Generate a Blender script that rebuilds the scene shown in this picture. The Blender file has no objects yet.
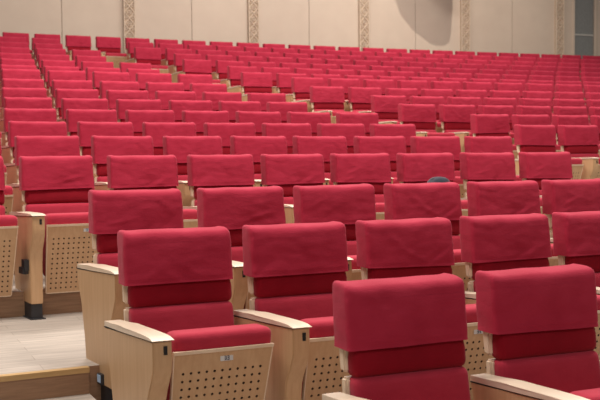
import bpy, bmesh, math, random
from mathutils import Vector, Matrix, noise
scn = bpy.context.scene
COL = scn.collection
PI = math.pi
# ------------------------------------------------------------------ camera
CAMZ = 1.408                      # eye height above the front floor
PIT, ROL, FPX = -0.045166, 0.0088, 955.555
cam = bpy.data.cameras.new('camera')
cam.sensor_width = 36.0
cam.lens = FPX / 600.0 * 36.0
cam.clip_end = 200
cam.dof.use_dof = True
cam.dof.focus_distance = 4.6
cam.dof.aperture_fstop = 6.3
co = bpy.data.objects.new('camera', cam)
COL.objects.link(co)
s_, c_ = math.sin(PIT), math.cos(PIT)
sr, cr = math.sin(ROL), math.cos(ROL)
zc = Vector((0, -s_, c_))
right = Vector((cr, 0, 0)) - sr * zc
up = Vector((sr, 0, 0)) + cr * zc
fwd = Vector((0, c_, s_))
m = Matrix((right, up, -fwd)).transposed().to_4x4()
m.translation = Vector((0, 0, CAMZ))
co.matrix_world = m
scn.camera = co
# ------------------------------------------------------------------ world and lights
scn.view_settings.view_transform = 'Standard'
scn.view_settings.look = 'None'
scn.view_settings.gamma = 1.0
scn.view_settings.use_curve_mapping = False
scn.view_settings.exposure = -0.22
w = bpy.data.worlds.new('hall_ambient')
scn.world = w
w.use_nodes = True
w.node_tree.nodes['Background'].inputs[0].default_value = (1.0, 0.93, 0.86, 1)
w.node_tree.nodes['Background'].inputs[1].default_value = 0.22

def area(name, loc, size, power, color, target=None, sy=None, spread=None):
    l = bpy.data.lights.new(name, 'AREA')
    l.shape = 'RECTANGLE'
    l.size = size
    l.size_y = sy or size
    l.energy = power
    l.color = color
    if spread: l.spread = spread
    o = bpy.data.objects.new(name, l)
    COL.objects.link(o)
    o.location = loc
    if target is not None:
        o.rotation_euler = (Vector(target) - Vector(loc)).to_track_quat('-Z', 'Y').to_euler()
    return o

WARM = (1.0, 0.93, 0.85)
area('ceiling_light', (-2.5, 4.0, 7.0), 2.6, 470, WARM)
area('ceiling_light', (2.5, 6.0, 7.5), 2.6, 470, WARM)
area('ceiling_light', (-2.0, 11.0, 8.0), 2.6, 640, WARM)
area('ceiling_light', (4.0, 13.0, 8.5), 2.6, 640, WARM)
area('ceiling_light', (1.0, 18.0, 9.0), 3.0, 400, WARM)
area('stage_light', (1.0, -5.0, 8.0), 3.0, 260, WARM, (1, 7, 1))

def spot(name, loc, target, power, angle, blend=0.8, size=0.05, color=(1, 0.9, 0.78)):
    l = bpy.data.lights.new(name, 'SPOT')
    l.energy = power
    l.spot_size = math.radians(angle)
    l.spot_blend = blend
    l.shadow_soft_size = size
    l.color = color
    o = bpy.data.objects.new(name, l)
    COL.objects.link(o)
    o.location = loc
    o.rotation_euler = (Vector(target) - Vector(loc)).to_track_quat('-Z', 'Y').to_euler()
    return o

# ------------------------------------------------------------------ materials
def principled(name):
    mt = bpy.data.materials.new(name)
    mt.use_nodes = True
    nt = mt.node_tree
    return mt, nt, nt.nodes['Principled BSDF']

def N(nt, typ, **kw):
    n = nt.nodes.new(typ)
    for k, v in kw.items():
        setattr(n, k, v)
    return n

def ramp(nt, fac, stops):
    r = nt.nodes.new('ShaderNodeValToRGB')
    el = r.color_ramp.elements
    while len(el) < len(stops): el.new(0.5)
    for e, (p, c) in zip(el, stops):
        e.position = p
        e.color = (*c, 1)
    nt.links.new(fac, r.inputs[0])
    return r.outputs[0]

def fabric(name, c0, c1, bump=0.12, rough=0.9, sheen=0.35, weave=900):
    mt, nt, b = principled(name)
    tc = N(nt, 'ShaderNodeTexCoord')
    n1 = N(nt, 'ShaderNodeTexNoise')
    n1.inputs['Scale'].default_value = 9
    n1.inputs['Detail'].default_value = 5
    nt.links.new(tc.outputs['Object'], n1.inputs['Vector'])
    col = ramp(nt, n1.outputs[0], [(0.3, c0), (0.7, c1)])
    nt.links.new(col, b.inputs['Base Color'])
    b.inputs['Roughness'].default_value = rough
    b.inputs['Specular IOR Level'].default_value = 0.25
    b.inputs['Sheen Weight'].default_value = sheen
    b.inputs['Sheen Roughness'].default_value = 0.45
    b.inputs['Sheen Tint'].default_value = (1.0, 0.62, 0.66, 1)
    mp = N(nt, 'ShaderNodeMapping')
    mp.inputs['Scale'].default_value = (14, 14, 24)
    nt.links.new(tc.outputs['Object'], mp.inputs['Vector'])
    n2 = N(nt, 'ShaderNodeTexNoise')
    n2.inputs['Scale'].default_value = 1.0
    n2.inputs['Detail'].default_value = 6
    nt.links.new(mp.outputs[0], n2.inputs['Vector'])
    n3 = N(nt, 'ShaderNodeTexNoise')
    n3.inputs['Scale'].default_value = weave * 0.35
    nt.links.new(tc.outputs['Object'], n3.inputs['Vector'])
    ad = N(nt, 'ShaderNodeMath', operation='MULTIPLY_ADD')
    ad.inputs[1].default_value = 0.25
    nt.links.new(n3.outputs[0], ad.inputs[0])
    nt.links.new(n2.outputs[0], ad.inputs[2])
    bp = N(nt, 'ShaderNodeBump')
    bp.inputs['Strength'].default_value = bump
    bp.inputs['Distance'].default_value = 0.02
    nt.links.new(ad.outputs[0], bp.inputs['Height'])
    nt.links.new(bp.outputs[0], b.inputs['Normal'])
    return mt

M_COVER = fabric('red_cover_cloth', (0.365, 0.015, 0.042), (0.42, 0.022, 0.055), bump=0.22, sheen=0.12)
M_BACK = fabric('crimson_backrest_fabric', (0.23, 0.001, 0.010), (0.27, 0.002, 0.013), bump=0.15, sheen=0.15)
M_SEAT = fabric('red_seat_fabric', (0.38, 0.020, 0.045), (0.44, 0.028, 0.056), bump=0.15, sheen=0.2)

def wood(name, ca, cb, scale=(3, 40, 1.2), rough=0.42, coat=0.15):
    mt, nt, b = principled(name)
    tc = N(nt, 'ShaderNodeTexCoord')
    mp = N(nt, 'ShaderNodeMapping')
    mp.inputs['Scale'].default_value = scale
    nt.links.new(tc.outputs['Object'], mp.inputs['Vector'])
    n1 = N(nt, 'ShaderNodeTexNoise')
    n1.inputs['Scale'].default_value = 2.2
    n1.inputs['Detail'].default_value = 7
    n1.inputs['Roughness'].default_value = 0.6
    nt.links.new(mp.outputs[0], n1.inputs['Vector'])
    col = ramp(nt, n1.outputs[0], [(0.3, ca), (0.72, cb)])
    nt.links.new(col, b.inputs['Base Color'])
    b.inputs['Roughness'].default_value = rough
    b.inputs['Coat Weight'].default_value = coat
    b.inputs['Coat Roughness'].default_value = 0.3
    return mt

M_WOOD = wood('beech_veneer', (0.50, 0.300, 0.155), (0.58, 0.37, 0.208), (30, 30, 1.6))
M_EDGE = wood('pale_beech_edge', (0.70, 0.54, 0.39), (0.78, 0.62, 0.47), (6, 6, 6))
M_PAD = wood('pale_armrest_wood', (0.68, 0.54, 0.41), (0.75, 0.61, 0.48), (40, 3, 3), rough=0.35, coat=0.3)

def plain(name, c, rough=0.5, metal=0.0, spec=0.5):
    mt, nt, b = principled(name)
    tc = N(nt, 'ShaderNodeTexCoord')
    n1 = N(nt, 'ShaderNodeTexNoise')
    n1.inputs['Scale'].default_value = 25
    nt.links.new(tc.outputs['Object'], n1.inputs['Vector'])
    col = ramp(nt, n1.outputs[0], [(0.3, tuple(x * 0.9 for x in c)), (0.7, tuple(min(1, x * 1.08) for x in c))])
    nt.links.new(col, b.inputs['Base Color'])
    b.inputs['Roughness'].default_value = rough
    b.inputs['Metallic'].default_value = metal
    b.inputs['Specular IOR Level'].default_value = spec
    return mt

M_HOLE = plain('dark_hole', (0.05, 0.022, 0.012), 0.9)
M_BLACK = plain('black_steel', (0.022, 0.022, 0.026), 0.45)
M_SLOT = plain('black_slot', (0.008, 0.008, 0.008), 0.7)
M_PLATE = plain('pale_number_plate', (0.62, 0.62, 0.62), 0.4)
M_INK = plain('dark_plate_ink', (0.05, 0.06, 0.10), 0.6)
M_BLUEINK = plain('blue_plate_ink', (0.10, 0.25, 0.42), 0.6)
M_BLUE = plain('blue_plastic', (0.03, 0.08, 0.25), 0.5)
M_MARK = plain('pale_blue_marker', (0.45, 0.62, 0.85), 0.3)
M_BAG = fabric('dark_slate_bag_cloth', (0.022, 0.028, 0.042), (0.04, 0.048, 0.065), sheen=0.3)
M_BLOCKER = plain('dark_blocker_paint', (0.03, 0.03, 0.03), 0.6)  # for the added shadow blocker before the back wall

# floor: planked light wood on the treads, darker brown wood on the risers
def floor_mat(name, ca, cb, cg, rough, plank=(1.2, 0.12)):
    mt, nt, b = principled(name)
    tc = N(nt, 'ShaderNodeTexCoord')
    mp = N(nt, 'ShaderNodeMapping')
    mp.inputs['Rotation'].default_value = (0, 0, -0.43)
    nt.links.new(tc.outputs['Object'], mp.inputs['Vector'])
    br = N(nt, 'ShaderNodeTexBrick')
    br.offset = 0.37
    br.inputs['Color1'].default_value = (*ca, 1)
    br.inputs['Color2'].default_value = (*cb, 1)
    br.inputs['Mortar'].default_value = (*cg, 1)
    br.inputs['Scale'].default_value = 1.0
    br.inputs['Mortar Size'].default_value = 0.0022
    br.inputs['Brick Width'].default_value = plank[0]
    br.inputs['Row Height'].default_value = plank[1]
    nt.links.new(mp.outputs[0], br.inputs['Vector'])
    m2 = N(nt, 'ShaderNodeMapping')
    m2.inputs['Scale'].default_value = (2.0, 22, 8)
    nt.links.new(mp.outputs[0], m2.inputs['Vector'])
    n1 = N(nt, 'ShaderNodeTexNoise')
    n1.inputs['Scale'].default_value = 1.6
    n1.inputs['Detail'].default_value = 7
    nt.links.new(m2.outputs[0], n1.inputs['Vector'])
    v = ramp(nt, n1.outputs[0], [(0.28, (0.74, 0.74, 0.74)), (0.7, (1.12, 1.12, 1.12))])
    mx = N(nt, 'ShaderNodeMix', data_type='RGBA', blend_type='MULTIPLY')
    mx.inputs[0].default_value = 1.0
    nt.links.new(br.outputs[0], mx.inputs[6])
    nt.links.new(v, mx.inputs[7])
    nt.links.new(mx.outputs[2], b.inputs['Base Color'])
    b.inputs['Roughness'].default_value = rough
    return mt

M_TREAD = floor_mat('light_plank_floor', (0.38, 0.325, 0.28), (0.44, 0.38, 0.33), (0.29, 0.24, 0.20), 0.5)
M_RISER = wood('brown_riser_wood', (0.24, 0.13, 0.07), (0.36, 0.21, 0.12), (2.5, 2.5, 30), rough=0.45)
M_NOSE = wood('golden_nosing_wood', (0.42, 0.26, 0.10), (0.52, 0.33, 0.14), (4, 4, 20), rough=0.4)

# wall: beige acoustic panels with a fine woven texture
def wall_mat(name, ca, cb):
    mt, nt, b = principled(name)
    tc = N(nt, 'ShaderNodeTexCoord')
    n1 = N(nt, 'ShaderNodeTexNoise')
    n1.inputs['Scale'].default_value = 3.0
    n1.inputs['Detail'].default_value = 8
    nt.links.new(tc.outputs['Object'], n1.inputs['Vector'])
    nt.links.new(ramp(nt, n1.outputs[0], [(0.3, ca), (0.7, cb)]), b.inputs['Base Color'])
    n2 = N(nt, 'ShaderNodeTexNoise')
    n2.inputs['Scale'].default_value = 160
    nt.links.new(tc.outputs['Object'], n2.inputs['Vector'])
    bp = N(nt, 'ShaderNodeBump')
    bp.inputs['Strength'].default_value = 0.08
    bp.inputs['Distance'].default_value = 0.004
    nt.links.new(n2.outputs[0], bp.inputs['Height'])
    nt.links.new(bp.outputs[0], b.inputs['Normal'])
    b.inputs['Roughness'].default_value = 0.75
    return mt

M_WALL = wall_mat('beige_wall_panel', (0.52, 0.425, 0.345), (0.55, 0.455, 0.37))
M_SEAM = plain('dark_panel_joint', (0.22, 0.16, 0.11), 0.8)
M_LATT = wall_mat('carved_pilaster_stone', (0.55, 0.44, 0.34), (0.63, 0.51, 0.40))
M_LATTBACK = plain('pilaster_ground', (0.44, 0.33, 0.235), 0.8)
M_DOOR = plain('grey_door_panel', (0.20, 0.205, 0.20), 0.35)
M_DOORLINE = plain('pale_door_rail', (0.42, 0.41, 0.38), 0.4)

# ------------------------------------------------------------------ mesh helpers
def link(name, bm, mats, parent=None, smooth=True, loc=None):
    me = bpy.data.meshes.new(name)
    bm.normal_update()
    bm.to_mesh(me)
    bm.free()
    for mt in (mats if isinstance(mats, (list, tuple)) else [mats]):
        me.materials.append(mt)
    if smooth:
        for p in me.polygons: p.use_smooth = True
        try: me.set_sharp_from_angle(angle=math.radians(40))
        except Exception: pass
    o = bpy.data.objects.new(name, me)
    COL.objects.link(o)
    if parent is not None: o.parent = parent
    if loc is not None: o.location = loc
    return o

def box(bm, x0, x1, y0, y1, z0, z1, mi=0, M=None):
    vs = [bm.verts.new((x, y, z)) for z in (z0, z1) for y in (y0, y1) for x in (x0, x1)]
    if M is not None:
        for v in vs: v.co = M @ v.co
    for f in ((0, 2, 3, 1), (4, 5, 7, 6), (0, 1, 5, 4), (2, 6, 7, 3), (0, 4, 6, 2), (1, 3, 7, 5)):
        bm.faces.new([vs[i] for i in f]).material_index = mi
    return vs

def rounded(x0, x1, y0, y1, z0, z1, r, seg=3, n=(8, 3, 6), fn=None):
    """box with rounded edges and a surface grid that fn may bend"""
    bm = bmesh.new()
    def axis(a, b, k):
        out = [a + r * (1 - math.cos(PI / 2 * i / seg)) for i in range(seg)]
        mid = [a + r + (b - a - 2 * r) * i / k for i in range(k + 1)]
        return out + mid + [b - (v - a) for v in reversed(out)]
    ax = (axis(x0, x1, n[0]), axis(y0, y1, n[1]), axis(z0, z1, n[2]))
    lo = Vector((x0 + r, y0 + r, z0 + r)); hi = Vector((x1 - r, y1 - r, z1 - r))
    cache = {}
    def V(i, j, k):
        key = (i, j, k)
        if key not in cache:
            p = Vector((ax[0][i], ax[1][j], ax[2][k]))
            q = Vector([min(max(p[a], lo[a]), hi[a]) for a in range(3)])
            d = p - q
            if d.length > 1e-9: p = q + d.normalized() * r
            if fn: p = Vector(fn(p))
            cache[key] = bm.verts.new(p)
        return cache[key]
    X, Y, Z = (len(a) - 1 for a in ax)
    def quad(a, b, c, d):
        try: bm.faces.new((a, b, c, d))
        except ValueError: pass
    for i in range(X):
        for j in range(Y):
            quad(V(i, j, 0), V(i, j + 1, 0), V(i + 1, j + 1, 0), V(i + 1, j, 0))
            quad(V(i, j, Z), V(i + 1, j, Z), V(i + 1, j + 1, Z), V(i, j + 1, Z))
    for i in range(X):
        for k in range(Z):
            quad(V(i, 0, k), V(i + 1, 0, k), V(i + 1, 0, k + 1), V(i, 0, k + 1))
            quad(V(i, Y, k), V(i, Y, k + 1), V(i + 1, Y, k + 1), V(i + 1, Y, k))
    for j in range(Y):
        for k in range(Z):
            quad(V(0, j, k), V(0, j, k + 1), V(0, j + 1, k + 1), V(0, j + 1, k))
            quad(V(X, j, k), V(X, j + 1, k), V(X, j + 1, k + 1), V(X, j, k + 1))
    bmesh.ops.recalc_face_normals(bm, faces=bm.faces)
    return bm

def prism(bm, prof, x0, x1, mi=0, fn=None):
    """profile of (y, z) points pushed along x"""
    a = [bm.verts.new((x0, y, z)) for y, z in prof]
    b = [bm.verts.new((x1, y, z)) for y, z in prof]
    n = len(prof)
    bm.faces.new(a).material_index = mi
    bm.faces.new(b[::-1]).material_index = mi
    for i in range(n):
        bm.faces.new((a[i], b[i], b[(i + 1) % n], a[(i + 1) % n])).material_index = mi
    if fn:
        for v in a + b: v.co = Vector(fn(v.co))
    bmesh.ops.recalc_face_normals(bm, faces=bm.faces)

def bevel(bm, w, seg=2, ang=30):
    es = [e for e in bm.edges if len(e.link_faces) == 2 and e.calc_face_angle(0) > math.radians(ang)]
    bmesh.ops.bevel(bm, geom=es, offset=w, segments=seg, affect='EDGES', clamp_overlap=True)

def tagit(o, label=None, cat=None, group=None, kind=None):
    if label: o['label'] = label
    if cat: o['category'] = cat
    if group: o['group'] = group
    if kind: o['kind'] = kind
    return o

# ------------------------------------------------------------------ seating plan (arcs about one centre)
CX, CY, PITCH = 58.19015, -118.03325, 0.584228
R = [134.384, 135.449, 136.38, 138.016, 138.96, 139.875, 140.795, 141.631, 142.449, 143.281, 144.144, 145.043, 145.926, 146.786, 147.63, 148.471, 149.317, 150.173]
ZH = [-0.433, -0.307, -0.165, 0.02, 0.177, 0.322, 0.478, 0.635, 0.791, 0.958, 1.151, 1.289, 1.462, 1.636, 1.822, 2.003, 2.195, 2.380]
T1 = [-0.4447, -0.4483, -0.4475, -0.4481, -0.4472, -0.4465, -0.4458, -0.4449, -0.4442, -0.4433, -0.4425, -0.4417, -0.4408, -0.4401, -0.4393, -0.4385, -0.4378, -0.4365]
T2 = [None] * 5 + [-0.4089, -0.4085, -0.412, -0.4116, -0.4151, -0.4144, -0.4175, -0.4168, -0.4201, -0.4194, -0.4227, -0.422, None]
LAST = [9, 4, 5, 7, 7, 6, 6, 5, 5, 4, 4, 3, 3, 2, 2, 1, 1, 40]      # last seat left of the aisle
SH = 0.975                                                            # seat height
FD = 0.035                                                            # the feet reach this far below the seat datum
FZ = [z - SH + CAMZ - FD for z in ZH]                                 # tread heights

def arc(r, th):
    return Vector((CX + r * math.sin(th), CY + r * math.cos(th), 0))

# ------------------------------------------------------------------ structure: stepped floor
TH0, TH1 = -0.53, -0.30
def arc_strip(bm, r0, r1, z, th0=TH0, th1=TH1, n=40, mi=0):
    prev = None
    for i in range(n + 1):
        th = th0 + (th1 - th0) * i / n
        a, b = arc(r0, th), arc(r1, th)
        cur = (bm.verts.new((a.x, a.y, z)), bm.verts.new((b.x, b.y, z)))
        if prev: bm.faces.new((prev[0], cur[0], cur[1], prev[1])).material_index = mi
        prev = cur
def arc_riser(bm, r, z0, z1, th0=TH0, th1=TH1, n=40, mi=1):
    prev = None
    for i in range(n + 1):
        th = th0 + (th1 - th0) * i / n
        a = arc(r, th)
        cur = (bm.verts.new((a.x, a.y, z0)), bm.verts.new((a.x, a.y, z1)))
        if prev: bm.faces.new((prev[0], cur[0], cur[1], prev[1])).material_index = mi
        prev = cur
RI = [R[0] - 1.2] + [r - 0.27 for r in R[:-1]]
bm = bmesh.new()
arc_strip(bm, RI[0] - 6.0, RI[1], FZ[0])
for i in range(1, 18):
    arc_riser(bm, RI[i], FZ[i - 1], FZ[i])
    arc_strip(bm, RI[i], RI[i + 1] if i < 17 else RI[i] + 4.0, FZ[i])
fl = link('floor', bm, [M_TREAD, M_RISER], smooth=False)
fl['kind'] = 'structure'

def arc_block(bm, r0, r1, z0, z1, th0, th1, n=8):
    arc_strip(bm, r0, r1, z1, th0, th1, n, 0)
    arc_riser(bm, r0, z0, z1, th0, th1, n, 1)
    for th in (th0, th1):
        a, b = arc(r0, th), arc(r1, th)
        bm.faces.new([bm.verts.new(p) for p in ((a.x, a.y, z0), (b.x, b.y, z0), (b.x, b.y, z1), (a.x, a.y, z1))]).material_index = 1
def nosing(bm, r, z, th0, th1, n=20):
    for i in range(n):
        ta, tb = th0 + (th1 - th0) * i / n, th0 + (th1 - th0) * (i + 1) / n
        p = [arc(r - 0.012, ta), arc(r - 0.012, tb), arc(r + 0.03, tb), arc(r + 0.03, ta)]
        lo = [bm.verts.new((q.x, q.y, z - 0.022)) for q in p]
        hi = [bm.verts.new((q.x, q.y, z + 0.003)) for q in p]
        bm.faces.new(hi); bm.faces.new(lo[::-1])
        bm.faces.new((lo[0], lo[1], hi[1], hi[0])); bm.faces.new((lo[3], hi[3], hi[2], lo[2]))
# left aisle: landing and steps beside the third row
thL = T1[2] - 0.60 * PITCH / R[2]
bm = bmesh.new()
arc_block(bm, R[2] - 0.30, RI[3] + 0.01, FZ[2] - 0.3, FZ[3] + 0.001, TH0, thL)
arc_block(bm, R[2] - 0.85, R[2] - 0.30, FZ[1] - 0.3, FZ[3] - 0.125, TH0, thL)
st = link('floor', bm, [M_TREAD, M_RISER], smooth=False)
st['kind'] = 'structure'
bm = bmesh.new()
nosing(bm, R[2] - 0.30, FZ[3], TH0, thL)
tr = link('trim_1', bm, M_NOSE, smooth=False)
tr['kind'] = 'structure'
# stepped aisle between the two blocks
bm = bmesh.new()
bn = bmesh.new()
for i in range(5, 17):
    ta = T1[i] + (LAST[i] + 0.62) * PITCH / R[i]
    tb = T2[i] - 0.62 * PITCH / R[i]
    arc_block(bm, RI[i] - 0.38, RI[i] + 0.005, FZ[i - 1] - 0.02, (FZ[i - 1] + FZ[i]) / 2, ta, tb, 3)
    nosing(bn, RI[i], FZ[i], ta, tb, 3)
    nosing(bn, RI[i] - 0.38, (FZ[i - 1] + FZ[i]) / 2, ta, tb, 3)
link('floor', bm, [M_TREAD, M_RISER], smooth=False)['kind'] = 'structure'
link('trim_2', bn, M_NOSE, smooth=False)['kind'] = 'structure'

# ------------------------------------------------------------------ structure: back wall
WA, WB, WBE, WY = -0.24570, 0.0645, 0.027126, 19.0
W0 = Vector((WA * WY, WY, 0))
WD = Vector((WB * WY, WBE * WY, 0))          # one module along the wall
ML = WD.length
wdir = WD.normalized()
wn = Vector((wdir.y, -wdir.x, 0))            # towards the seats
WROT = math.atan2(wdir.y, wdir.x)
WM = Matrix.Translation(W0) @ Matrix.Rotation(WROT, 4, 'Z')      # local x along wall, -y to the seats
WZ0, WZ1 = FZ[17] - 0.05, 7.6
def wallx(k):                                 # along-wall metre of module k
    return k * ML
door0 = 9.32 * ML; door1 = 9.80 * ML
door0, door1 = 9.38 * ML, 9.844 * ML
def wallobj(name, bm, mats, smooth=False, kind='structure', parent=None):
    o = link(name, bm, mats, parent, smooth)
    if parent is None: o.matrix_world = WM
    if kind: o['kind'] = kind
    return o
# panels, one slab per module with a dark joint between (seams at even modules, pilasters at odd)
bm = bmesh.new()
edges = [-3 * ML] + [k * ML for k in (-2, 0, 2, 4, 6, 8)] + [door0 - 0.0]
for a, b in zip(edges[:-1], edges[1:]):
    box(bm, a + 0.006, b - 0.006, 0, 0.06, WZ0, WZ1, 0)
    box(bm, a - 0.006, a + 0.006, 0.02, 0.06, WZ0, WZ1, 1)
box(bm, door1, door1 + 4.0, 0, 0.06, WZ0, WZ1, 0)
box(bm, door0, door1, 0, 0.06, FZ[17] + 3.6, WZ1, 0)
box(bm, -3 * ML, door1 + 4.0, 0.06, 0.20, WZ0, WZ1, 1)
wallobj('wall_back', bm, [M_WALL, M_SEAM])
# carved pilasters
def pilaster(idx, xc, wd):
    bm = bmesh.new()
    h = wd / 2
    box(bm, xc - h, xc + h, -0.045, 0.01, WZ0, WZ1, 1)
    for s in (-1, 1):
        box(bm, xc + s * (h - 0.009) - 0.009, xc + s * (h - 0.009) + 0.009, -0.07, -0.03, WZ0, WZ1, 0)
    p = wd * 1.0
    z = WZ0 + 0.1
    hw = h - 0.018
    def bar(x0, z0, x1, z1, t=0.017, y0=-0.066):
        d = Vector((x1 - x0, 0, z1 - z0)); L = d.length
        a = math.atan2(d.z, d.x)
        M = Matrix.Translation((x0, 0, z0)) @ Matrix.Rotation(-a, 4, 'Y')
        box(bm, 0, L, y0, -0.044, -t / 2, t / 2, 0, M)
    def ring(x, z, r, t=0.013, seg=8):
        for i in range(seg):
            a0, a1 = 2 * PI * i / seg, 2 * PI * (i + 1) / seg
            bar(x + r * math.cos(a0), z + r * math.sin(a0), x + r * math.cos(a1), z + r * math.sin(a1), t, -0.062)
    while z < min(WZ1, 6.2):
        for s in (-1, 1):
            bar(xc, z, xc + s * hw, z + p / 2)
            bar(xc + s * hw, z + p / 2, xc, z + p)
            ring(xc + s * hw * 0.72, z + 0.02, hw * 0.26)
        ring(xc, z + p / 2, hw * 0.42)
        ring(xc, z + p / 2, hw * 0.16)
        z += p
    wallobj('trim_%d' % idx, bm, [M_LATT, M_LATTBACK])
for i, (a, b) in enumerate(((0.917, 1.094), (2.927, 3.103), (4.905, 5.087), (6.901, 7.079), (8.936, 9.117))):
    pilaster(3 + i, (a + b) / 2 * ML, (b - a) * ML)
# narrow plain reveal beside the doorway and the grey door itself
bm = bmesh.new()
box(bm, door0 - 0.05, door0, -0.03, 0.05, WZ0, WZ1, 0)
box(bm, door1, door1 + 0.05, -0.03, 0.05, WZ0, WZ1, 0)
wallobj('trim_8', bm, M_WALL)
bm = bmesh.new()
box(bm, door0, door1, 0.03, 0.06, FZ[17], FZ[17] + 3.6, 0)
box(bm, door0, door1, 0.018, 0.03, 4.36, 4.40, 1)
d_ = wallobj('door_1', bm, [M_DOOR, M_DOORLINE])

# wall washers above and in front of the back wall, and an unseen blocker added to cast a shadow on it
def wp(k, y, z): return WM @ Vector((k * ML, y, z))
for k in (-0.6, 1.4, 3.2):
    spot('wall_spotlight', wp(k, -2.4, 7.6), wp(k, 0, 4.4), 150, 80, 1.0, 0.08)
spot('wall_spotlight', wp(6.2, -5.0, 8.6), wp(6.6, 0, 4.2), 1100, 75, 0.9, 0.05)
bm = bmesh.new()
pts = []
L_ = Vector((6.2 * ML, -5.0, 8.6))
def through(k, z, y=-1.3):
    W_ = Vector((k * ML, 0, z)); t = (y - L_.y) / (0 - L_.y)
    q = L_ + (W_ - L_) * t
    return (q.x, q.z)
shadow = [(6.74, 6.3), (6.73, 5.0), (6.70, 4.4), (6.66, 4.19), (6.56, 4.11), (6.42, 4.10), (6.28, 4.15), (5.95, 4.43), (5.74, 4.72), (5.55, 5.3), (5.45, 6.3)]  # blocker outline, traced back from the shadow wanted on the wall
prof = [through(*q) for q in shadow]
fr = [bm.verts.new((x, -1.30, z)) for x, z in prof]
bk = [bm.verts.new((x, -1.42, z)) for x, z in prof]
bm.faces.new(fr); bm.faces.new(bk[::-1])
for i in range(len(fr)):
    bm.faces.new((fr[i], fr[(i + 1) % len(fr)], bk[(i + 1) % len(fr)], bk[i]))
bmesh.ops.recalc_face_normals(bm, faces=bm.faces)
sp = wallobj('shadow_blocker', bm, M_BLOCKER, kind=None)
tagit(sp, 'unseen dark curved blocker added high before the back wall, casting the brown shadow', 'shadow blocker')
br_ = bmesh.new()
for x in (prof[0][0] - 0.1, prof[-1][0] + 0.1):
    box(br_, x - 0.01, x + 0.01, -1.37, -1.35, prof[0][1], 8.5)
wallobj('blocker_rod', br_, M_BLACK, kind=None, parent=sp)

# ------------------------------------------------------------------ the seat
def shear(p):                       # seat standards stand slightly askew to the curved row
    return (p[0] - 0.115 * p[1] + 0.012, p[1], p[2])
HW = 0.2375

def cover_bm(seed):
    rnd = random.Random(seed)
    off = Vector((rnd.uniform(0, 50), rnd.uniform(0, 50), rnd.uniform(0, 50)))
    fold = [(rnd.uniform(-0.2, 0.2), rnd.uniform(0.02, 0.16), rnd.uniform(-1.3, 1.3), rnd.uniform(-0.004, 0.005)) for _ in range(6)]
    hem = rnd.uniform(-0.008, 0.008)
    zb, zt = SH - 0.222, SH
    def fn(p):
        x, y, z = p
        t = (z - zb) / (zt - zb)
        front = max(0.0, 1 - max(0, y + 0.012) / 0.05)
        d = noise.noise(Vector((x * 5, y * 5, z * 7)) + off) * 0.005 + noise.noise(Vector((x * 14, y * 9, z * 26)) + off) * 0.0022
        for fx, fz, fa, am in fold:
            u = (x - fx) * math.sin(fa) + (z - zb - fz) * math.cos(fa)
            v = (x - fx) * math.cos(fa) - (z - zb - fz) * math.sin(fa)
            d += am * math.exp(-(u / 0.010) ** 2) * math.exp(-(v / 0.07) ** 2)
        # the padding swells in the middle, the corners pinch into little ears
        y -= front * (0.006 * math.cos(min(1, abs(x) / HW) * PI / 2) * math.sin(PI * min(1, max(0, t))) + d)
        if t < 0.25 and front > 0.5: y -= (0.25 - t) * 0.016
        if t > 0.85: z += noise.noise(Vector((x * 9, 1.3, 0)) + off) * 0.0035
        ear = math.exp(-((abs(x) - HW + 0.012) / 0.02) ** 2)
        if t > 0.8: z += ear * 0.004
        if abs(x) > HW - 0.02:
            x += math.copysign(1, x) * (noise.noise(Vector((z * 16, y * 20, 3)) + off) * 0.004 + (1 - t) * 0.003)
        y += front * 0.0022 * math.exp(-((t - 0.065) / 0.012) ** 2)
        if t > 0.8 and y < 0.04: z -= 0.013 * ((0.045 - y) / 0.059) ** 2
        # the back leans: top further back
        return (x, y + (z - 0.70) * 0.085 + 0.010 * max(0, t - 0.4) ** 2, z)
    bm = rounded(-HW + 0.002, HW + 0.001, -0.014, 0.112, zb - 0.03, zt, 0.019, 4, (26, 4, 26), fn)
    g = bm.verts[:] + bm.edges[:] + bm.faces[:]
    bmesh.ops.bisect_plane(bm, geom=g, plane_co=(0, 0, zb + 0.002), plane_no=(hem * 3, 0, 1), clear_inner=True)
    return bm

def lean(p): return (p[0], p[1] + (p[2] - 0.70) * 0.085, p[2])

def backrest_bm():
    def fn(p):
        x, y, z = p
        b_ = max(0.0, 1 - ((z - 0.70) / 0.06) ** 2)
        if y < 0.03: y -= 0.007 * b_ * math.cos(min(1, abs(x) / 0.24) * PI / 2)
        if z > 0.745 and y < 0.03: y += 0.010 * min(1, (z - 0.745) / 0.03)
        if z > 0.745: x *= 0.975
        return lean((x, y, z))
    return rounded(-0.216, 0.240, -0.006, 0.072, 0.654, 0.955, 0.030, 4, (10, 2, 6), fn)

def lower_bm():
    def fn(p):
        x, y, z = p
        y -= (0.66 - z) * 0.20                      # slopes forward towards the seat
        if y < 0.02: y -= 0.012 * math.cos(min(1, abs(x) / 0.23) * PI / 2)
        return (x, y, z)
    return rounded(-0.216, 0.238, -0.016, 0.064, 0.36, 0.660, 0.026, 4, (10, 2, 8), fn)

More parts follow.
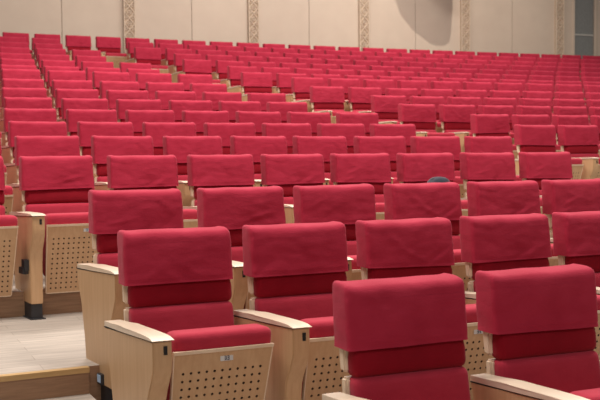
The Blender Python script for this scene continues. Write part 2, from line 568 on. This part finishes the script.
def shell_bm():
    bm = bmesh.new()
    # upper and lower moulded plywood shells with a notch where they meet
    for z0, z1, y0, y1, sx in ((0.672, 0.93, 0.056, 0.084, 0.229), (0.28, 0.655, 0.052, 0.078, 0.229)):
        b2 = bmesh.new()
        prof = []
        for i in range(7):
            t = i / 6
            z = z0 + (z1 - z0) * t
            sl = (z - 0.66) * (0.085 if z0 > 0.6 else 0.13)
            prof.append((y0 - 0.02 + sl, z))
        back = []
        for i in range(6, -1, -1):
            t = i / 6
            z = z0 + (z1 - z0) * t
            sl = (z - 0.66) * (0.085 if z0 > 0.6 else 0.13)
            back.append((y1 + sl - 0.008 + 0.008 * math.sin(PI * t), z))
        prism(b2, prof + back, -sx, sx)
        bevel(b2, 0.008, 2, 50)
        me = bpy.data.meshes.new('t'); b2.to_mesh(me); b2.free(); bm.from_mesh(me); bpy.data.meshes.remove(me)
    return bm

# seat pan, folded up: slab leaning so that its upper (front) edge is nearest
PT, PB = 0.535, 0.110           # heights of the veneer panel
PY, PYB = -0.425, -0.315        # its plane at top and bottom
PX = -0.020
def pan_y(z): return PYB + (PY - PYB) * (z - PB) / (PT - PB)
def cushion_bm():
    def fn(p):
        x, y, z = p
        t = max(0, (z - 0.16) / 0.45)
        taper = 0.90 + 0.10 * min(1, t)
        y += pan_y(z) if z < PT else PY - (z - PT) * 0.10
        # the front roll is plump and its top sags a little to the back
        if z > 0.60: z -= max(0, y + 0.33) * 0.10
        return shear((x * taper + PX, y, z))
    bm = rounded(-0.196, 0.214, 0.004, 0.140, 0.20, 0.613, 0.034, 4, (8, 2, 8), fn)
    return bm

def panel_bm():
    """veneered underside with a pale solid edge and 11 x 11 drilled holes"""
    bm = bmesh.new()
    NX, NZ, P, RH = 11, 11, 0.0318, 0.0056
    zt = PT - 0.062
    def hw(z): return 0.200 * (0.915 + 0.085 * (z - PB) / (PT - PB))
    def Y(z): return pan_y(z) - 0.004
    xs = [-hw(PT)] + [(-NX / 2 + i) * P for i in range(NX + 1)] + [hw(PT)]
    zs = [PB] + [zt - (NZ - i) * P for i in range(NZ + 1)] + [PT]
    def pt(x, z, d=0.0):
        if abs(x) > 0.19: x = math.copysign(hw(z), x)
        return Vector(shear((x + PX, Y(z) + d, z)))
    for i in range(len(xs) - 1):
        for k in range(len(zs) - 1):
            x0, x1, z0, z1 = xs[i], xs[i + 1], zs[k], zs[k + 1]
            if 1 <= i <= NX and 1 <= k <= NZ:
                cx, cz = (x0 + x1) / 2, (z0 + z1) / 2
                o8 = [(x0, z0), (cx, z0), (x1, z0), (x1, cz), (x1, z1), (cx, z1), (x0, z1), (x0, cz)]
                i8 = [(cx + RH * math.cos(a), cz + RH * math.sin(a)) for a in [math.radians(225 + 45 * q) for q in range(8)]]
                O = [bm.verts.new(pt(*q)) for q in o8]
                I = [bm.verts.new(pt(*q)) for q in i8]
                D = [bm.verts.new(pt(q[0], q[1], 0.005)) for q in i8]
                for q in range(8):
                    r_ = (q + 1) % 8
                    bm.faces.new((O[q], O[r_], I[r_], I[q])).material_index = 0
                    bm.faces.new((I[q], I[r_], D[r_], D[q])).material_index = 1
                bm.faces.new(D).material_index = 1
            else:
                bm.faces.new([bm.verts.new(pt(*q)) for q in ((x0, z0), (x1, z0), (x1, z1), (x0, z1))]).material_index = 0
    bmesh.ops.remove_doubles(bm, verts=bm.verts, dist=0.0002)
    # edges: pale lipping on top and sides, a board thickness behind
    def slab(xa, xb, za, zb_, d0, d1, mi):
        v = []
        for (x, z) in ((xa, za), (xb, za), (xb, zb_), (xa, zb_)):
            for d in (d0, d1):
                xx = x
                if abs(x) > 0.19: xx = math.copysign(hw(z) + (abs(x) - 0.202), x)
                v.append(bm.verts.new(Vector(shear((xx + PX, Y(z) + d, z)))))
        for f in ((0, 2, 4, 6), (1, 7, 5, 3), (0, 1, 3, 2), (2, 3, 5, 4), (4, 5, 7, 6), (6, 7, 1, 0)):
            bm.faces.new([v[q] for q in f]).material_index = mi
    slab(-0.2065, 0.2065, PT, PT + 0.013, -0.0045, 0.013, 2)
    slab(-0.2065, -0.202, PB, PT, -0.001, 0.013, 2)
    slab(0.202, 0.2065, PB, PT, -0.001, 0.013, 2)
    slab(-0.202, 0.202, PB - 0.006, PB, -0.001, 0.013, 2)
    slab(-0.202, 0.202, PB, PT, 0.0058, 0.013, 0)
    bmesh.ops.recalc_face_normals(bm, faces=bm.faces)
    return bm

# arm standard
AX = -PITCH / 2
AT = 0.592                            # underside of the pad at the rear
def arm_prof(u):
    pts = [(0.03, AT - 0.004), (-0.49, AT + 0.016), (-0.493, 0.53), (-0.488, 0.49), (-0.470, 0.45), (-0.447, 0.41), (-0.432, 0.37),
           (-0.426, 0.32), (-0.426, 0.06), (-0.095, 0.06), (-0.07, 0.25), (-0.03, 0.42), (0.008, 0.51), (0.025, 0.57)]
    return pts
def standard_bm():
    bm = bmesh.new()
    prism(bm, arm_prof(0), AX - 0.037, AX + 0.037, 0, None)
    bevel(bm, 0.004, 2, 35)
    for f in bm.faces: f.material_index = 0
    for v in bm.verts: v.co = Vector(shear(v.co))
    # dark seam line under the pad
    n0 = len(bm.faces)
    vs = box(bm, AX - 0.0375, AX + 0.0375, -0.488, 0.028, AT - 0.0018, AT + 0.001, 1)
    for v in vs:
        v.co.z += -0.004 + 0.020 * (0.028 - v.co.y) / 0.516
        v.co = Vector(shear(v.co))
    # little slot on the front face
    b2 = bmesh.new()
    vs = box(b2, AX + 0.004, AX + 0.018, -0.4945, -0.485, 0.556, 0.588, 1)
    bevel(b2, 0.003, 2, 40)
    for v in b2.verts: v.co = Vector(shear(v.co))
    for f in b2.faces: f.material_index = 1
    me = bpy.data.meshes.new('t'); b2.to_mesh(me); b2.free(); bm.from_mesh(me); bpy.data.meshes.remove(me)
    return bm
def pad_bm():
    bm = bmesh.new()
    th = 0.022
    top = []
    bot = []
    for i in range(15):
        t = i / 14
        y = 0.035 - 0.535 * t
        dip = 0.010 * max(0, (t - 0.35) / 0.65) ** 2 + (0.009 * max(0, (t - 0.88) / 0.12) ** 2)
        ri = 0.003 * math.exp(-((t - 0.33) / 0.1) ** 2)
        up = -0.004 + 0.020 * t
        top.append((y, AT + th + ri - dip + up))
        bot.append((y, AT + 0.001 + up))
    prism(bm, top + bot[::-1], AX - 0.041, AX + 0.043)
    bevel(bm, 0.006, 3, 45)
    for v in bm.verts:
        t = min(1, max(0, (0.035 - v.co.y) / 0.535))
        k = 0.80 + 0.20 * min(1, t / 0.45)
        v.co.x = AX + (v.co.x - AX) * k
        v.co = Vector(shear(v.co))
    return bm
def foot_bm():
    bm = bmesh.new()
    box(bm, AX - 0.033, AX + 0.033, -0.418, -0.110, -0.031, 0.062)
    bevel(bm, 0.004, 1, 40)
    box(bm, AX - 0.045, AX + 0.045, -0.445, -0.09, -0.035, -0.029)
    for v in bm.verts: v.co = Vector(shear(v.co))
    return bm
def hinge_bm():
    bm = bmesh.new()
    for z0, z1, y0, y1, x1 in ((0.265, 0.335, -0.40, -0.34, 0.030), (0.245, 0.285, -0.385, -0.30, 0.036)):
        for s in (-1,):
            xa = AX + s * 0.036
            box(bm, min(xa, xa + s * x1), max(xa, xa + s * x1), y0, y1, z0, z1)
    bevel(bm, 0.008, 2, 40)
    for v in bm.verts: v.co = Vector(shear(v.co))
    return bm

def text_faces(bm, s, size, at, mi):
    """digits drawn as flat strokes on the plate"""
    seg = {'3': ['a', 'b', 'g', 'c', 'd'], '5': ['a', 'f', 'g', 'c', 'd'], '2': ['a', 'b', 'g', 'e', 'd'], '1': ['b', 'c'],
           '4': ['f', 'g', 'b', 'c'], '6': ['a', 'f', 'g', 'e', 'c', 'd'], '9': ['a', 'b', 'f', 'g', 'c', 'd']}
    w, h, t = size * 0.5, size, size * 0.16
    for n_, ch in enumerate(s):
        ox = (n_ - (len(s) - 1) / 2) * size * 0.72
        for k in seg[ch]:
            r_ = {'a': (-w / 2, w / 2, h / 2 - t, h / 2), 'd': (-w / 2, w / 2, -h / 2, -h / 2 + t), 'g': (-w / 2, w / 2, -t / 2, t / 2),
                  'b': (w / 2 - t, w / 2, 0, h / 2), 'c': (w / 2 - t, w / 2, -h / 2, 0), 'f': (-w / 2, -w / 2 + t, 0, h / 2), 'e': (-w / 2, -w / 2 + t, -h / 2, 0)}[k]
            vs = box(bm, ox + r_[0], ox + r_[1], -0.0031, -0.0015, r_[2], r_[3], mi)
            for v in vs: v.co = Vector(shear((v.co.x + at[0], v.co.y + at[1] , v.co.z + at[2])))
def plate_bm(s, px=0.07):
    bm = bmesh.new()
    zc_ = PT - 0.028
    y = pan_y(zc_) - 0.0045
    b2 = bmesh.new()
    box(b2, -0.026, 0.026, -0.0018, 0.0, -0.011, 0.011, 0)
    bevel(b2, 0.003, 2, 60)
    for v in b2.verts: v.co = Vector(shear((v.co.x + px, v.co.y + y, v.co.z + zc_)))
    for f in b2.faces: f.material_index = 0
    me = bpy.data.meshes.new('t'); b2.to_mesh(me); b2.free(); bm.from_mesh(me); bpy.data.meshes.remove(me)
    text_faces(bm, s, 0.0165, (px, y, zc_), 1)
    return bm

# proto parts (linked once, then copied with shared mesh data)
PARTS = {}
def proto(name, bm, mats):
    o = link(name, bm, mats)
    COL.objects.unlink(o)
    PARTS[name] = o
    return o
proto('backrest', backrest_bm(), M_BACK)
proto('lower_backrest', lower_bm(), M_SEAT)
proto('back_shell', shell_bm(), M_EDGE)
proto('seat_cushion', cushion_bm(), M_SEAT)
proto('seat_panel', panel_bm(), [M_WOOD, M_HOLE, M_EDGE])
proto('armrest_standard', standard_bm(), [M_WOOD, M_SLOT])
proto('armrest_pad', pad_bm(), M_PAD)
proto('foot', foot_bm(), M_BLACK)
proto('seat_hinge', hinge_bm(), M_BLACK)
COVERS = []
for s in range(9):
    o = link('headrest_cover', cover_bm(s + 11), M_COVER)
    COL.objects.unlink(o)
    COVERS.append(o)

def put(src, parent, x=None):
    c = src.copy()
    COL.objects.link(c)
    c.parent = parent
    if x is not None: c.location = (x, 0, 0)
    return c

NUDGE = {(0, 0): -.008, (0, 1): .010, (1, 0): .006, (1, 1): -.007, (1, 2): -.010, (2, 0): -.006, (2, 2): -.008, (2, 4): .009,
         (3, 1): .009, (3, 2): .006, (3, 3): -.006, (3, 4): -.013, (3, 5): -.009, (3, 6): .006, (3, 7): .012, (4, 4): -.011}
ORD = ['', 'first', 'second', 'third', 'fourth', 'fifth', 'sixth', 'seventh', 'eighth', 'ninth', 'tenth', 'eleventh', 'twelfth', 'thirteenth',
       'fourteenth', 'fifteenth', 'sixteenth', 'seventeenth', 'eighteenth', 'nineteenth', 'twentieth', 'twenty-first', 'twenty-second',
       'twenty-third', 'twenty-fourth', 'twenty-fifth', 'twenty-sixth']
ROWN = ['frontmost'] + [ORD[i + 1] for i in range(1, 17)] + ['rearmost']

def project(p):
    d = Vector(p) - Vector((0, 0, CAMZ))
    y = d.dot(fwd)
    return 300 + FPX * d.dot(right) / y, 200 - FPX * d.dot(up) / y

def seat_frame(i, th):
    base = arc(R[i], th)
    yaw = -th
    if i == 0: yaw -= 0.035
    if i == 1: yaw -= 0.02
    return Matrix.Translation((base.x, base.y, FZ[i] + FD)) @ Matrix.Rotation(yaw, 4, 'Z')

def inframe(M):
    for p in ((-0.24, -0.01, SH), (0.24, -0.01, SH), (-0.33 + .05, -0.49, 0.6), (0.24, -0.42, 0.5)):
        x, y = project(M @ Vector(p))
        if -3 < x < 603 and -5 < y < 402: return True
    return False

LOOK = {}
def label_for(i, blk, n, total, nfromaisle):
    row = ROWN[i]
    if i == 0:
        return ['red auditorium seat with dark crimson backrest, largest and leftmost of the frontmost row',
                'red auditorium seat in the frontmost row, second from its left end at the right edge'][min(n, 1)]
    if i in (1, 2, 3, 4):
        return 'red auditorium seat, %s from the left in the %s row from the front' % (ORD[n + 1], row)
    if i == 17:
        return 'small red auditorium seat against the back wall, %s from the left in the rearmost row' % ORD[n + 1]
    if blk == 0:
        return 'red auditorium seat, %s row from the front, %s seat left of the stepped aisle' % (row, ORD[nfromaisle])
    return 'red auditorium seat, %s row from the front, %s seat right of the stepped aisle' % (row, ORD[n + 1])

rng = random.Random(5)
count = 0
def make_seat(i, th, blk, n, total, na, right_arm, left_arm=True, jkey=None):
    global count
    e = bpy.data.objects.new('auditorium_seat', None)
    e.empty_display_size = 0.1
    COL.objects.link(e)
    e.matrix_world = seat_frame(i, th)
    if jkey in NUDGE:
        e.location = e.location + e.matrix_world.to_3x3() @ Vector((NUDGE[jkey], 0, 0))
    e['label'] = label_for(i, blk, n, total, na)
    e['category'] = 'seat'
    e['group'] = 'red auditorium seats in raked rows'
    put(PARTS['back_shell'], e)
    put(PARTS['backrest'], e)
    put(PARTS['lower_backrest'], e)
    put(rng.choice(COVERS), e)
    put(PARTS['seat_cushion'], e)
    pn = put(PARTS['seat_panel'], e)
    plate = {(1, 0): ('33', M_INK, -0.008), (1, 2): ('35', M_INK, 0.03), (3, 0): ('33', M_BLUEINK, 0.03)}.get(jkey)
    if plate:
        pl = link('number_plate', plate_bm(plate[0], plate[2]), [M_PLATE, plate[1]], pn)
        pl['label'] = 'pale number plate with small dark digits'
    for x, on in ((None, left_arm), (PITCH, right_arm)):
        if not on: continue
        a = put(PARTS['armrest_standard'], e, x)
        put(PARTS['armrest_pad'], a)
        put(PARTS['foot'], a)
        if i == 3 and (x is not None or n > 0): put(PARTS['seat_hinge'], a)
    if jkey == (2, 0):
        bm = bmesh.new()
        box(bm, AX - 0.052, AX - 0.036, -0.33, -0.28, 0.065, 0.115)
        bevel(bm, 0.004, 2, 40)
        for f in bm.faces: f.material_index = 0
        bb = bmesh.new()
        box(bb, AX - 0.055, AX - 0.050, -0.324, -0.286, 0.075, 0.110, 1)
        me = bpy.data.meshes.new('t'); bb.to_mesh(me); bb.free(); bm.from_mesh(me); bpy.data.meshes.remove(me)
        for v in bm.verts: v.co = Vector(shear(v.co))
        link('aisle_marker', bm, [M_BLACK, M_MARK], e)['label'] = 'small black marker with a pale blue face'
    count += 1
    return e

SEATS = {}
for i in range(18):
    for blk in (0, 1):
        t0 = (T1, T2)[blk][i]
        if t0 is None: continue
        js = range(-2 if (blk == 0 and i >= 3) else 0, (LAST[i] + 1) if blk == 0 else 40)
        vis = [j for j in js if inframe(seat_frame(i, t0 + j * PITCH / R[i]))]
        for n, j in enumerate(vis):
            ra = (j == vis[-1])
            SEATS[(i, blk, j)] = make_seat(i, t0 + j * PITCH / R[i], blk, n, len(vis), len(vis) - n, ra, True, (i, j) if blk == 0 else None)
print('SEATS', count)

# ------------------------------------------------------------------ small dark bag on a folded seat of the fourth row
SM = seat_frame(3, T1[3] + 5 * PITCH / R[3])
def bagfn(p):
    x, y, z = p
    k = 1 - 0.35 * max(0, (z - 0.70) / 0.12) ** 2
    x *= k
    z -= 0.025 * (x / 0.1) ** 2
    d = noise.noise(Vector((x * 22, y * 22, z * 22))) * 0.006
    return (x - 0.150 + d, y + d, z)
bm = rounded(-0.10, 0.10, -0.415, -0.285, 0.618, 0.796, 0.05, 5, (6, 3, 5), bagfn)
bag = link('cloth_bag', bm, M_BAG)
bag.matrix_world = SM
tagit(bag, 'small dark slate cloth bag on a folded seat, its rounded top showing over a headrest', 'bag')
bm = bmesh.new()
pr = None
for i in range(13):
    a = PI * i / 12
    x, z = -0.150 + 0.062 * math.cos(a), 0.775 + 0.012 * math.sin(a)
    cur = [bm.verts.new((x + dx, -0.35 + dy, z + dz)) for dx, dy, dz in ((0, -0.011, 0), (0, 0.011, 0), (0, 0.011, 0.006), (0, -0.011, 0.006))]
    if pr:
        for q in range(4): bm.faces.new((pr[q], cur[q], cur[(q + 1) % 4], pr[(q + 1) % 4]))
    pr = cur
link('carry_strap', bm, M_BLACK, bag)
